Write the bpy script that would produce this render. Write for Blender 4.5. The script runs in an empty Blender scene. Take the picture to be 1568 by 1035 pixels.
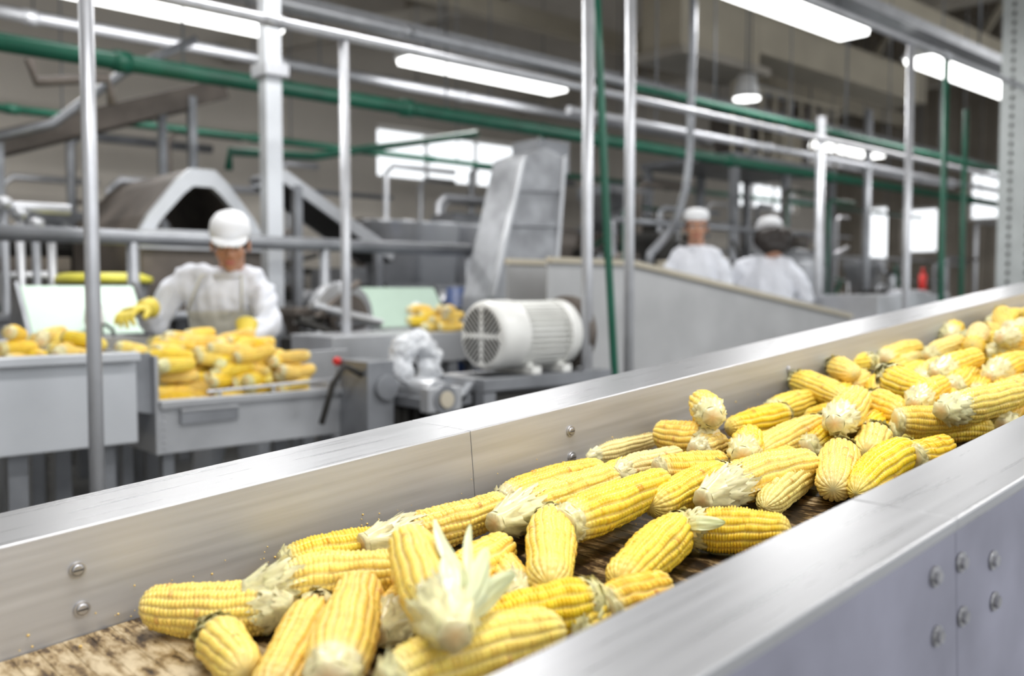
import bpy, bmesh, math, random
import numpy as np
from mathutils import Vector, Matrix, noise
random.seed(7)
V=Vector
# ------------------------------------------------------------------ survey of the photo
F=1400.0
th=math.radians(3.0)
AZ=V((.6709,.7416,0)).normalized()
RT=V((AZ.y,-AZ.x,0))
FW=AZ*math.cos(th)+V((0,0,-math.sin(th)))
UP=AZ*math.sin(th)+V((0,0,math.cos(th)))
O=V((0,0,1.3))
inc=math.radians(5.1)
U=V((math.cos(inc),0,math.sin(inc))); VV=V((0,1,0)); WW=V((-math.sin(inc),0,math.cos(inc)))
def ray(px,py): return FW*F+RT*(px-784)+UP*(517.5-py)
def on_y(px,py,y):
    r=ray(px,py); return O+r*(y/r.y)
def on_d(px,py,D): return O+ray(px,py)*(D/F)
def on_w(px,py,w):
    r=ray(px,py); return O+r*(w/r.dot(WW))
def X(px,y): return on_y(px,444,y).x
def Z(px,py,y): return on_y(px,py,y).z

# ------------------------------------------------------------------ materials
def nodes(name):
    m=bpy.data.materials.new(name); m.use_nodes=True
    nt=m.node_tree; return m,nt,nt.nodes['Principled BSDF']
def mat(name,col,rough=.5,metal=0.,var=.12,scale=6.,stretch=(1,1,1),bump=0.,rvar=0.,spec=.5,emit=None,es=0):
    m,nt,b=nodes(name)
    tc=nt.nodes.new('ShaderNodeTexCoord'); mp=nt.nodes.new('ShaderNodeMapping')
    mp.inputs['Scale'].default_value=stretch
    nz=nt.nodes.new('ShaderNodeTexNoise'); nz.inputs['Scale'].default_value=scale; nz.inputs['Detail'].default_value=6
    nt.links.new(tc.outputs['Object'],mp.inputs[0]); nt.links.new(mp.outputs[0],nz.inputs['Vector'])
    cr=nt.nodes.new('ShaderNodeValToRGB')
    lo=[max(0,c*(1-var)) for c in col]; hi=[min(1,c*(1+var)) for c in col]
    cr.color_ramp.elements[0].position=.3; cr.color_ramp.elements[1].position=.7
    cr.color_ramp.elements[0].color=(*lo,1); cr.color_ramp.elements[1].color=(*hi,1)
    nt.links.new(nz.outputs['Fac'],cr.inputs[0]); nt.links.new(cr.outputs[0],b.inputs['Base Color'])
    b.inputs['Roughness'].default_value=rough; b.inputs['Metallic'].default_value=metal
    b.inputs['Specular IOR Level'].default_value=spec
    if rvar:
        mr=nt.nodes.new('ShaderNodeMapRange'); mr.inputs[3].default_value=max(.02,rough-rvar); mr.inputs[4].default_value=rough+rvar
        mr.inputs[1].default_value=.3; mr.inputs[2].default_value=.7
        nt.links.new(nz.outputs['Fac'],mr.inputs[0]); nt.links.new(mr.outputs[0],b.inputs['Roughness'])
    if bump:
        bp=nt.nodes.new('ShaderNodeBump'); bp.inputs['Strength'].default_value=bump; bp.inputs['Distance'].default_value=.004
        nt.links.new(nz.outputs['Fac'],bp.inputs['Height']); nt.links.new(bp.outputs[0],b.inputs['Normal'])
    if emit: b.inputs['Emission Color'].default_value=(*emit,1); b.inputs['Emission Strength'].default_value=es
    return m
steel_rail=mat('brushed_steel',(.50,.505,.52),.30,.55,.05,4,(1,24,24),.005,.04)
steel_inner=mat('brushed_steel_wall',(.50,.50,.51),.44,.38,.10,4,(1,26,26),.02,.05)
steel_wall=mat('worn_steel',(.56,.56,.56),.42,.75,.14,7,(1,22,22),.08,.1)
panel_blue=mat('grey_blue_panel',(.27,.27,.33),.62,.15,.16,9,(1,1,1),.12,.08)
steel=mat('stainless_steel',(.50,.51,.53),.36,.6,.14,4,(1,1,1),0,.08)
steel_d=mat('dull_steel',(.27,.28,.30),.45,.5,.25,5)
steel_l=mat('light_steel_sheet',(.58,.60,.63),.42,.4,.08,3)
chutem=mat('chute_sheet',(.45,.45,.45),.45,.4,.12,3)
elevm=mat('elevator_sheet',(.34,.35,.37),.5,.3,.28,7)
galv=mat('galvanised_pipe',(.54,.55,.58),.38,.5,.12,8)
green=mat('green_pipe_paint',(.010,.10,.06),.4,0,.2,5)
dark=mat('dark_machinery',(.035,.033,.03),.55,.2,.3,7)
dark2=mat('brown_grey_machinery',(.13,.11,.095),.6,.2,.3,5)
rubber=mat('black_rubber',(.02,.02,.02),.6,0,.2,9)
beige=mat('beige_plaster',(.62,.575,.51),.8,0,.06,1.2)
beige2=mat('cream_steel',(.52,.47,.37),.6,0,.1,2)
roofm=mat('roof_sheet',(.27,.235,.19),.8,0,.18,1.5)
concrete=mat('concrete_beam',(.44,.405,.35),.85,0,.12,2)
ribm=mat('ribbed_wall_sheet',(.32,.285,.24),.7,.1,.1,2)
mint=mat('mint_panel',(.50,.64,.54),.4,.1,.06,3)
cream=mat('motor_cream_paint',(.78,.78,.75),.35,0,.07,9)
white_pl=mat('white_plastic',(.8,.8,.8),.4,0,.04,5)
wrapm=mat('plastic_wrap',(.72,.74,.77),.22,0,.2,25,(1,1,1),.5)
coat=mat('white_coat_cloth',(.76,.78,.84),.85,0,.05,7,(1,1,1),.25)
apronm=mat('cream_apron',(.66,.65,.58),.6,0,.07,6,(1,1,1),.2)
trous=mat('white_trousers',(.6,.62,.66),.85,0,.08,6)
skin=mat('skin',(.50,.26,.165),.5,0,.06,14)
hairm=mat('dark_hair',(.018,.012,.009),.5,0,.4,50,(1,1,.2),.5)
capm=mat('white_cap_cloth',(.85,.86,.88),.8,0,.03,9)
glovem=mat('yellow_rubber_glove',(.82,.66,.09),.45,0,.12,12)
eyew=mat('eye_white',(.75,.73,.7),.25,0,.02,9)
eyed=mat('eye_dark',(.02,.012,.01),.2,0,.1,9)
lipm=mat('lips',(.42,.13,.11),.45,0,.1,20)
boot=mat('white_boots',(.7,.7,.68),.4,0,.06,6)
redm=mat('red_plastic',(.6,.02,.015),.35,0,.1,6)
bluem=mat('blue_drum_plastic',(.03,.07,.22),.4,0,.1,6)
yellm=mat('yellow_plastic',(.78,.72,.08),.4,0,.1,6)
bolt=mat('bolt_zinc',(.5,.5,.52),.35,.8,.25,60)
lampm=mat('lamp_diffuser',(.95,.95,.95),.4,0,.02,3,emit=(1,1,.98),es=4)
lampy=mat('sodium_lamp',(.9,.75,.2),.4,0,.02,3,emit=(1,.75,.15),es=1.2)
ribgal=mat('perforated_column_paint',(.46,.49,.49),.5,.2,.08,5)
floorm=mat('wet_concrete',(.13,.13,.125),.35,0,.35,1.6,(1,1,1),.15,.2)

def belt_mat():
    m,nt,b=nodes('stained_belt')
    L=nt.links.new; N=nt.nodes.new
    tc=N('ShaderNodeTexCoord'); mp=N('ShaderNodeMapping'); mp.inputs['Scale'].default_value=(24,7.5,1)
    n1=N('ShaderNodeTexNoise'); n1.inputs['Scale'].default_value=2.6; n1.inputs['Detail'].default_value=9; n1.inputs['Roughness'].default_value=.72
    L(tc.outputs['Object'],mp.inputs[0]); L(mp.outputs[0],n1.inputs['Vector'])
    n2=N('ShaderNodeTexNoise'); n2.inputs['Scale'].default_value=9; n2.inputs['Detail'].default_value=3; L(tc.outputs['Object'],n2.inputs['Vector'])
    sx=N('ShaderNodeSeparateXYZ'); L(tc.outputs['Object'],sx.inputs[0])
    mr=N('ShaderNodeMapRange'); mr.inputs[1].default_value=-1.25; mr.inputs[2].default_value=-.95; mr.inputs[3].default_value=.05; mr.inputs[4].default_value=-.10
    L(sx.outputs[0],mr.inputs[0])
    m2=N('ShaderNodeMapRange'); m2.inputs[3].default_value=-.16; m2.inputs[4].default_value=.16; L(n2.outputs['Fac'],m2.inputs[0])
    ad=N('ShaderNodeMath'); ad.operation='ADD'; L(n1.outputs['Fac'],ad.inputs[0]); L(mr.outputs[0],ad.inputs[1])
    ad2=N('ShaderNodeMath'); ad2.operation='ADD'; L(ad.outputs[0],ad2.inputs[0]); L(m2.outputs[0],ad2.inputs[1])
    cr=N('ShaderNodeValToRGB'); e=cr.color_ramp.elements
    e[0].position=.36; e[0].color=(.016,.010,.006,1); e[1].position=.62; e[1].color=(.66,.54,.35,1)
    x=e.new(.43); x.color=(.08,.045,.018,1); x=e.new(.49); x.color=(.32,.22,.10,1)
    L(ad2.outputs[0],cr.inputs[0]); L(cr.outputs[0],b.inputs['Base Color'])
    b.inputs['Roughness'].default_value=.35
    bp=N('ShaderNodeBump'); bp.inputs['Strength'].default_value=.5; bp.inputs['Distance'].default_value=.003
    L(n1.outputs['Fac'],bp.inputs['Height']); L(bp.outputs[0],b.inputs['Normal'])
    return m
beltm=belt_mat()
def corn_mat():
    m,nt,b=nodes('sweetcorn')
    L=nt.links.new; N=nt.nodes.new
    at=N('ShaderNodeAttribute'); at.attribute_name='Col'
    oi=N('ShaderNodeObjectInfo')
    mr=N('ShaderNodeMapRange'); mr.inputs[3].default_value=.494; mr.inputs[4].default_value=.509; L(oi.outputs['Random'],mr.inputs[0])
    wn=N('ShaderNodeMath'); wn.operation='MULTIPLY'; wn.inputs[1].default_value=7.31; L(oi.outputs['Random'],wn.inputs[0])
    fr=N('ShaderNodeMath'); fr.operation='FRACT'; L(wn.outputs[0],fr.inputs[0])
    ms=N('ShaderNodeMapRange'); ms.inputs[3].default_value=.86; ms.inputs[4].default_value=1.03; L(fr.outputs[0],ms.inputs[0])
    tc=N('ShaderNodeTexCoord'); nz=N('ShaderNodeTexNoise'); nz.inputs['Scale'].default_value=28; nz.inputs['Detail'].default_value=4
    L(tc.outputs['Object'],nz.inputs['Vector'])
    mv=N('ShaderNodeMapRange'); mv.inputs[1].default_value=.3; mv.inputs[2].default_value=.7; mv.inputs[3].default_value=.88; mv.inputs[4].default_value=1.08; L(nz.outputs['Fac'],mv.inputs[0])
    hs=N('ShaderNodeHueSaturation'); L(at.outputs['Color'],hs.inputs['Color']); L(mr.outputs[0],hs.inputs['Hue']); L(mv.outputs[0],hs.inputs['Value']); L(ms.outputs[0],hs.inputs['Saturation'])
    L(hs.outputs[0],b.inputs['Base Color'])
    b.inputs['Roughness'].default_value=.30
    b.inputs['Subsurface Weight'].default_value=.1; b.inputs['Subsurface Radius'].default_value=(.01,.006,.002); b.inputs['Subsurface Scale'].default_value=.3
    return m
cornm=corn_mat()

# ------------------------------------------------------------------ mesh builder
def basis(d):
    d=d.normalized(); a=V((0,0,1)) if abs(d.z)<.9 else V((1,0,0))
    s=d.cross(a).normalized(); return s,d.cross(s).normalized()
class MB:
    def __init__(s): s.v=[];s.f=[];s.m=[];s.sm=[];s.mats=[]
    def mi(s,m):
        if m not in s.mats: s.mats.append(m)
        return s.mats.index(m)
    def add(s,vs,fs,m,smooth=False):
        o=len(s.v); s.v+= [tuple(x) for x in vs]; k=s.mi(m)
        for f in fs: s.f.append([i+o for i in f]); s.m.append(k); s.sm.append(smooth)
    def box(s,c,size,m,R=None):
        c=V(c); h=V(size)/2; vs=[]
        for x in(-1,1):
            for y in(-1,1):
                for z in(-1,1):
                    p=V((x*h.x,y*h.y,z*h.z)); vs.append(c+(R@p if R else p))
        s.add(vs,[(0,1,3,2),(4,6,7,5),(0,4,5,1),(2,3,7,6),(0,2,6,4),(1,5,7,3)],m)
    def bx(s,x0,x1,y0,y1,z0,z1,m): s.box(((x0+x1)/2,(y0+y1)/2,(z0+z1)/2),(x1-x0,y1-y0,z1-z0),m)
    def bar(s,p0,p1,w,h,m):
        p0=V(p0);p1=V(p1); a,b=basis(p1-p0); vs=[]
        for p in(p0,p1):
            for (i,j) in((-1,-1),(1,-1),(1,1),(-1,1)): vs.append(p+a*i*w/2+b*j*h/2)
        s.add(vs,[(3,2,1,0),(4,5,6,7),(0,1,5,4),(1,2,6,5),(2,3,7,6),(3,0,4,7)],m)
    def cyl(s,p0,p1,r,m,n=16,r2=None,smooth=True):
        p0=V(p0);p1=V(p1); r2=r if r2 is None else r2
        s.loft([(p0,r,r),(p1,r2,r2)],m,n,axis=p1-p0,smooth=smooth)
    def loft(s,secs,m,n=16,axis=None,a=None,b=None,smooth=True,cap=True):
        if axis is not None: a,b=basis(V(axis))
        vs=[];fs=[]
        for c,ra,rb in secs:
            for j in range(n):
                t=2*math.pi*j/n; vs.append(V(c)+a*math.cos(t)*ra+b*math.sin(t)*rb)
        k=len(secs)
        for i in range(k-1):
            for j in range(n):
                j2=(j+1)%n; fs.append((i*n+j,i*n+j2,(i+1)*n+j2,(i+1)*n+j))
        s.add(vs,fs,m,smooth)
        if cap:
            s.add(vs[:n],[tuple(range(n))[::-1]],m); s.add(vs[-n:],[tuple(range(n))],m)
    def tube(s,pts,r,m,n=10,cap=True):
        pts=[V(p) for p in pts]; k=len(pts)
        rs=r if isinstance(r,(list,tuple)) else [r]*k
        vs=[];fs=[]; a=None
        for i,p in enumerate(pts):
            d=(pts[min(i+1,k-1)]-pts[max(i-1,0)]).normalized()
            if a is None: a,_=basis(d)
            a=(a-d*a.dot(d)).normalized(); b=d.cross(a)
            for j in range(n):
                t=2*math.pi*j/n; vs.append(p+(a*math.cos(t)+b*math.sin(t))*rs[i])
        for i in range(k-1):
            for j in range(n):
                j2=(j+1)%n; fs.append((i*n+j,i*n+j2,(i+1)*n+j2,(i+1)*n+j))
        c0=len(vs); vs.append(pts[0]); vs.append(pts[-1])
        if cap:
            for j in range(n):
                j2=(j+1)%n; fs.append((c0,j2,j)); fs.append((c0+1,(k-1)*n+j,(k-1)*n+j2))
        s.add(vs,fs,m,True)
    def ell(s,c,r,m,nu=20,nv=12,R=None):
        c=V(c); vs=[];fs=[]
        for i in range(nv+1):
            ph=math.pi*i/nv
            for j in range(nu):
                t=2*math.pi*j/nu; p=V((r[0]*math.sin(ph)*math.cos(t),r[1]*math.sin(ph)*math.sin(t),r[2]*math.cos(ph)))
                vs.append(c+(R@p if R else p))
        for i in range(nv):
            for j in range(nu):
                j2=(j+1)%nu; fs.append((i*nu+j,(i+1)*nu+j,(i+1)*nu+j2,i*nu+j2))
        s.add(vs,fs,m,True)
    def prism(s,poly,axis,a,b,m):
        def mk(p,t):
            if axis=='x': return (t,p[0],p[1])
            if axis=='y': return (p[0],t,p[1])
            return (p[0],p[1],t)
        n=len(poly); vs=[mk(p,a) for p in poly]+[mk(p,b) for p in poly]
        fs=[tuple(range(n)),tuple(range(n,2*n))[::-1]]+[(i,i+n,(i+1)%n+n,(i+1)%n) for i in range(n)]
        s.add(vs,fs,m)
    def build(s,name,bevel=0,parent=None,seg=2,T=None,recalc=True):
        me=bpy.data.meshes.new(name)
        vs=[T(V(v)) for v in s.v] if T else s.v
        me.from_pydata([tuple(v) for v in vs],[],s.f)
        for m in s.mats: me.materials.append(m)
        me.polygons.foreach_set('material_index',s.m); me.polygons.foreach_set('use_smooth',s.sm)
        bm=bmesh.new(); bm.from_mesh(me); bmesh.ops.remove_doubles(bm,verts=bm.verts,dist=1e-6)
        if recalc: bmesh.ops.recalc_face_normals(bm,faces=bm.faces)
        bm.to_mesh(me); bm.free()
        ob=bpy.data.objects.new(name,me); bpy.context.scene.collection.objects.link(ob)
        if bevel:
            mo=ob.modifiers.new('bevel','BEVEL'); mo.width=bevel; mo.segments=seg; mo.limit_method='ANGLE'; mo.angle_limit=math.radians(50)
        if parent: ob.parent=parent
        return ob
def empty(name,loc=(0,0,0)):
    e=bpy.data.objects.new(name,None); e.location=loc; e.empty_display_size=.1
    bpy.context.scene.collection.objects.link(e); return e

# ------------------------------------------------------------------ room shell
CX0,CX1,CY0,CY1,CZ=-6,20,-5,11,7.0
HZ=CZ-.065
b=MB(); b.bx(CX0-.3,CX1+.3,CY0,CY1+.3,-.15,0,floorm); b.build('floor')
b=MB(); b.bx(CX0-.3,CX1+.3,CY0,CY1+.3,CZ,CZ+.12,roofm)
for i in range(65):
    x=CX0+.2+i*.4; b.bx(x,x+.08,CY0,CY1,CZ-.06,CZ,roofm)
b.build('ceiling')
def wall(name,axis,pos,thick,a0,a1,z0,z1,openings,m,ribs=0):
    b=MB()
    def put(p,q,r,s):
        if q-p<1e-4 or s-r<1e-4: return
        if axis=='y': b.bx(p,q,pos,pos+thick,r,s,m)
        else: b.bx(pos,pos+thick,p,q,r,s,m)
    ops=sorted(openings); cur=a0
    for (p,q,r,s) in ops:
        put(cur,p,z0,z1); put(p,q,z0,r); put(p,q,s,z1); cur=q
    put(cur,a1,z0,z1)
    if ribs:
        n=int((a1-a0)/ribs)
        for i in range(n):
            t=a0+i*ribs
            if any(p-.1<t<q+.02 for (p,q,r,s) in ops):
                for (p,q,r,s) in ops:
                    if p-.1<t<q+.02:
                        b.bx(pos-.05,pos,t,t+.1,z0,r-.03,m); b.bx(pos-.05,pos,t,t+.1,s+.03,z1,m)
            else: b.bx(pos-.05,pos,t,t+.1,z0,z1,m)
    return b.build(name)
backops=[(7.37,10.25,2.9,3.66),(16.2,18.6,3.0,3.6)]
wall('wall_back','y',CY1,.3,CX0,CX1,0,CZ,backops,beige)
rops=[(6.9,7.9,2.75,3.8),(8.5,9.3,2.1,3.1),(9.6,10.2,1.7,3.2)]
wall('wall_right','x',CX1,.3,CY0,CY1,0,CZ,rops,ribm,ribs=.3)
wall('wall_left','x',CX0-.3,.3,CY0,CY1,0,CZ,[(2,5,2.6,3.8)],beige)
k=1
for (p,q,r,s) in backops:
    b=MB()
    b.bx(p,q,CY1+.1,CY1+.16,r,r+.05,white_pl); b.bx(p,q,CY1+.1,CY1+.16,s-.05,s,white_pl)
    n=3
    for i in range(n+1):
        x=p+(q-p)*i/n; x=min(max(x,p+.03),q-.03); b.bx(x-.02,x+.02,CY1+.1,CY1+.16,r+.05,s-.05,white_pl)
    b.build('window_%d'%k); k+=1
for (p,q,r,s) in rops:
    b=MB()
    b.bx(CX1+.1,CX1+.16,p,q,r,r+.05,white_pl); b.bx(CX1+.1,CX1+.16,p,q,s-.05,s,white_pl)
    for y in(p+.03,q-.03): b.bx(CX1+.1,CX1+.16,y-.025,y+.025,r+.05,s-.05,white_pl)
    b.build('window_%d'%k); k+=1
b=MB()
for x in (3.2,8.0,12.8,17.5):
    b.bx(x-.14,x+.14,CY0,CY1,5.1,5.5,concrete)
    for i in range(8):
        y=CY0+i*2; b.bar((x,y+.05,5.5),(x,y+1,HZ),.09,.09,beige2); b.bar((x,y+1,HZ),(x,y+1.95,5.5),.09,.09,beige2)
for y in (9.2,5.6,2.2):
    b.bx(CX0,CX1-.06,y-.1,y+.1,4.85,5.1,beige2)
for x in (5,10,15):
    b.bar((x,10.85,4.2),(x+2.6,9.3,4.95),.16,.2,concrete)
b.build('roof_truss',.01)
b=MB(); b.bx(8.6,10.2,6.6,7.2,4.1,5.1,beige2); b.bx(8.5,10.3,6.5,7.25,4.0,4.1,concrete); b.bx(10.2,15.,6.6,7.2,4.3,4.8,beige2)
b.build('ventilation_duct',.015)
b=MB(); x0=X(1524,2.95); x1=x0+.42
b.bx(x0,x1,2.6,2.66,0,4.8,ribgal); b.bx(x0,x0+.03,2.66,2.95,0,4.8,ribgal); b.bx(x1-.03,x1,2.66,2.95,0,4.8,ribgal)
for i in range(60):
    z=.3+i*.075
    for yy in(2.72,2.86): b.bx(x0-.004,x0,yy-.012,yy+.012,z,z+.035,dark)
    b.bx(x0+.12,x0+.15,2.594,2.6,z,z+.035,dark)
b.bx(x0-.08,x1+.08,2.52,3.03,0,.03,ribgal)
b.build('perforated_column')

# ------------------------------------------------------------------ lights
def fixture(x0,x1,y,z=3.6,power=52):
    b=MB(); w=.17
    b.prism([(y-w,z),(y-w*.55,z+.1),(y+w*.55,z+.1),(y+w,z)],'x',x0,x1,white_pl)
    b.prism([(y-w*.9,z),(y-w*.8,z-.055),(y+w*.8,z-.055),(y+w*.9,z)],'x',x0+.03,x1-.03,lampm)
    for x in(x0+.3,x1-.3): b.cyl((x,y,z+.1),(x,y,z+.2),.012,steel_d,8)
    b.build('ceiling_light',.006)
    l=bpy.data.lights.new('tube_light','AREA'); l.shape='RECTANGLE'; l.size=x1-x0-.1; l.size_y=.28; l.energy=power; l.color=(1,.99,.98)
    o=bpy.data.objects.new('ceiling_light_lamp',l); o.location=((x0+x1)/2,y,z-.07); bpy.context.scene.collection.objects.link(o)
for (x0,x1,y) in [(1.7,4.0,7.5),(5.34,7.53,7.5),(5.9,7.85,4.1),(9.1,11.65,4.1),(1.3,3.6,4.1),(13,15.2,7.5),(3.0,5.2,.7),(.8,3.0,-2.4)]:  # last two entries are unseen fixtures, added to brighten the corn
    fixture(x0,x1,y)
fixture(-.6,1.6,.7,power=66)  # another unseen overhead fixture, added for stronger top light on the corn
for (x,y) in [(16.5,1.0),(-1.5,8.5),(1,5.5)]:  # out-of-frame bay lamps, added only to brighten the back wall
    b=MB(); b.loft([((x,y,5.3),.32,.32),((x,y,5.42),.28,.28),((x,y,5.62),.1,.1),((x,y,5.8),.08,.08)],steel_l,24,axis=(0,0,1)); b.cyl((x,y,5.27),(x,y,5.3),.3,lampm,24); b.cyl((x,y,5.8),(x,y,HZ),.012,steel_d,8); b.build('added_bay_lamp')
    l=bpy.data.lights.new('bay_fill','AREA'); l.shape='DISK'; l.size=.55; l.energy=90
    o=bpy.data.objects.new('added_bay_fill',l); o.location=(x,y,5.25); bpy.context.scene.collection.objects.link(o)
def tray(y,z,x0,x1,name='cable_tray'):
    b=MB(); b.bx(x0,x1,y-.12,y-.1,z,z+.1,galv); b.bx(x0,x1,y+.1,y+.12,z,z+.1,galv); b.bx(x0,x1,y-.1,y+.1,z,z+.012,galv)
    n=int((x1-x0)/2.4)
    for i in range(n+1):
        x=x0+.2+i*2.4
        b.cyl((x,y,z+.1),(x,y,HZ),.012,steel_d,8)
    b.build(name)
tray(7.5,3.80,-4,18); tray(4.1,3.80,-4,18); tray(.7,3.80,-4,8); tray(-2.4,3.80,-4,8)

# ------------------------------------------------------------------ overhead pipes
def pipe(name,y,z,x0,x1,r,m,joint=2.2,hangers=True):
    b=MB(); b.cyl((x0,y,z),(x1,y,z),r,m,16)
    x=x0+.7
    while x<x1:
        b.cyl((x-.05,y,z),(x+.05,y,z),r*1.25,m,16)
        if hangers: b.cyl((x+.4,y,z+r*.8),(x+.4,y,HZ),.008,steel_d,6)
        x+=joint
    b.build(name)
pipe('green_pipe',6.0,2.74,-3,19.5,.056,green)
pipe('green_pipe',8.6,Z(0,165,8.6),-3,19.5,.035,green)
pipe('steel_pipe',6.0,3.34,-3,19.5,.04,galv)
pipe('steel_pipe',8.0,Z(0,18,8.0),-3,19.5,.05,galv)
pipe('steel_pipe',5.2,Z(870,168,5.2),X(870,5.2),19,.035,galv)
pipe('steel_pipe',9.4,Z(300,70,9.4),-3,19,.05,steel_d)
pipe('green_pipe',4.6,Z(1000,140,4.6),X(960,4.6),15,.03,green)
def pole(px,y,r,zt,m,name='steel_pole'):
    x=X(px,y); b=MB(); b.cyl((x,y,.012),(x,y,zt),r,m,20); b.cyl((x,y,0),(x,y,.014),r*2.4,m,20)
    for i in range(4):
        t=i*math.pi/2+.7; b.cyl((x+math.cos(t)*r*1.8,y+math.sin(t)*r*1.8,.014),(x+math.cos(t)*r*1.8,y+math.sin(t)*r*1.8,.03),.007,bolt,6)
    b.build(name); return x
zr=Z(1388,66,2.72)
pole(142,2.72,.0205,zr,galv); pole(899,2.72,.025,zr,galv); pole(1387,2.72,.024,zr,galv)
pipe('steel_rail_pipe',2.72,zr+.022,-3,9.5,.022,galv,hangers=False)
pole(963,2.95,.025,3.4,galv); pole(530,4.0,.025,Z(530,64,4.0),galv)
pipe('steel_rail_pipe',4.0,Z(530,64,4.0)+.024,-3,12,.024,galv,hangers=False)
pole(1253,4.5,.04,Z(1253,178,4.5),galv); pole(1325,5.2,.045,3.4,steel_d)
pole(1441,3.1,.022,3.1,green,'green_pole'); pole(1472,3.6,.022,3.0,green,'green_pole')
b=MB(); b.tube([on_y(912,-40,2.8),on_y(918,100,2.8),on_y(929,350,2.8),on_y(941,568,2.8),on_y(946,640,2.8),V((on_y(948,700,2.8).x,2.8,0))],.018,green,12); b.build('green_pole')
x=X(418,5.3); b=MB(); b.bx(x-.055,x+.055,5.25,5.35,0,4.8,steel_l); b.bx(x-.1,x+.1,5.2,5.4,0,.03,steel_l); b.bx(x-.08,x+.08,5.2,5.4,2.62,2.7,galv); b.build('square_column',.006)
b=MB(); pts=[(1062,-60),(1061,60),(1058,160),(1056,240),(1050,290),(1036,335),(1015,368),(996,388),(992,410)]
b.tube([on_y(p[0],p[1],4.3) for p in pts],.03,steel_d,12); b.build('hanging_hose')

# ------------------------------------------------------------------ main conveyor
OC=O+U*1.5+VV*.73+WW*(-.396)
conv=empty('corn_conveyor',OC); conv.rotation_euler=(0,-inc,0)
def L(u,v,w): return V((u-1.5,v-.73,w+.396))
hT=-.28; vA,vB,vD,vE=1.173,1.026,.4375,.335
segs=[(-1.6,.8240),(.8248,3.22),(3.2208,4.6)]
bF=MB(); bN=MB(); bP=MB()
for (a,c) in segs:
    P=lambda v,w:(v-.73,w+.396)
    bF.prism([P(vB+.003,hT),P(vA,hT),P(vA,hT-.09),P(vA-.004,hT-.09),P(vA-.004,hT-.004),P(vB+.003,hT-.004)],'x',a-1.5,c-1.5,steel_rail)
    bF.prism([P(vB,hT-.17),P(vB,hT-.0002),P(vB+.003,hT-.0002),P(vB+.003,hT-.17)],'x',a-1.5,c-1.5,steel_inner)
    bN.prism([P(vD,hT-.17),P(vD,hT),P(vE,hT),P(vE,hT-.012),P(vE+.004,hT-.012),P(vE+.004,hT-.004),P(vD-.004,hT-.004),P(vD-.004,hT-.17)][::-1],'x',a-1.5,c-1.5,steel_rail)
    bP.prism([P(vE+.002,hT-.0125),P(vE+.002,hT-.62),P(vE+.03,hT-.62),P(vE+.03,hT-.61),P(vE+.006,hT-.61),P(vE+.006,hT-.0125)],'x',a-1.5,c-1.5,panel_blue)
    bF.prism([P(vA+.0,hT-.0905),P(vA,hT-.55),P(vA-.006,hT-.55),P(vA-.006,hT-.0905)],'x',a-1.5,c-1.5,steel_wall)
oF=bF.build('far_side_rail',.0012,conv,3); oN=bN.build('near_side_rail',.0018,conv,3); bP.build('side_panel',.001,conv)
b=MB()
x=-3.1
while x<3.1:
    b.bx(x,x+.0247,vD-.73+.002,vB-.73-.002,-.014,0,beltm); x+=.025
b.bx(-3.1,3.1,vD-.73+.003,vB-.73-.003,-.04,-.0145,dark)
b.build('belt',.0008,conv)
b=MB()
def screw(p,n,r=.009):
    a,c=basis(n); b.cyl(p,p+n*.003,r,bolt,20); b.cyl(p+n*.003,p+n*.0045,r*.8,bolt,20,r2=r*.55)
    b.bar(p+n*.0047-a*r*.6,p+n*.0047+a*r*.6,.002,.0012,dark)
def to_conv(Pw):
    d=Pw-OC; return V((d.dot(U),d.dot(VV),d.dot(WW)))
def on_yc(px,py,v): return to_conv(on_y(px,py,v))
for (px,py) in [(118,872),(125,932),(873,660),(875,700),(1208,566),(1210,598)]:
    p=on_yc(px,py,vB); screw(p,V((0,-1,0)),.0085)
for (px,py) in [(1430,882),(1470,860),(1519,857),(1521,920),(1472,943),(1433,973)]:
    p=on_yc(px,py,vE+.002)
    b.cyl(p,p+V((0,-.0025,0)),.0095,bolt,20); b.cyl(p+V((0,-.0025,0)),p+V((0,-.006,0)),.006,bolt,6,smooth=False)
b.build('screws',0,conv)
b=MB()
for uu in(-1.2,1.4,3.9):
    for v in(vE+.05,vA-.05):
        top=OC+U*(uu-1.5)+VV*(v-.73)+WW*(-.1)
        b.bx(top.x-.03,top.x+.03,v-.03,v+.03,0.012,top.z,steel_d); b.bx(top.x-.07,top.x+.07,v-.06,v+.06,0,.012,steel_d)
    b.bx(top.x-.02,top.x+.02,vE+.05,vA-.05,.3,.35,steel_d)
ob=b.build('conveyor_legs',.003); ob.parent=conv; ob.matrix_parent_inverse=(Matrix.Translation(OC)@Matrix.Rotation(-inc,4,'Y')).inverted()
for s_ in(-1,1):
    b=MB(); b.cyl((3.1*s_,vD-.73+.004,-.05),(3.1*s_,vB-.73-.004,-.05),.048,rubber,24); b.cyl((3.1*s_,vD-.75,-.05),(3.1*s_,vB-.71,-.05),.012,steel,12); b.build('end_roller',0,conv)

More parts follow.
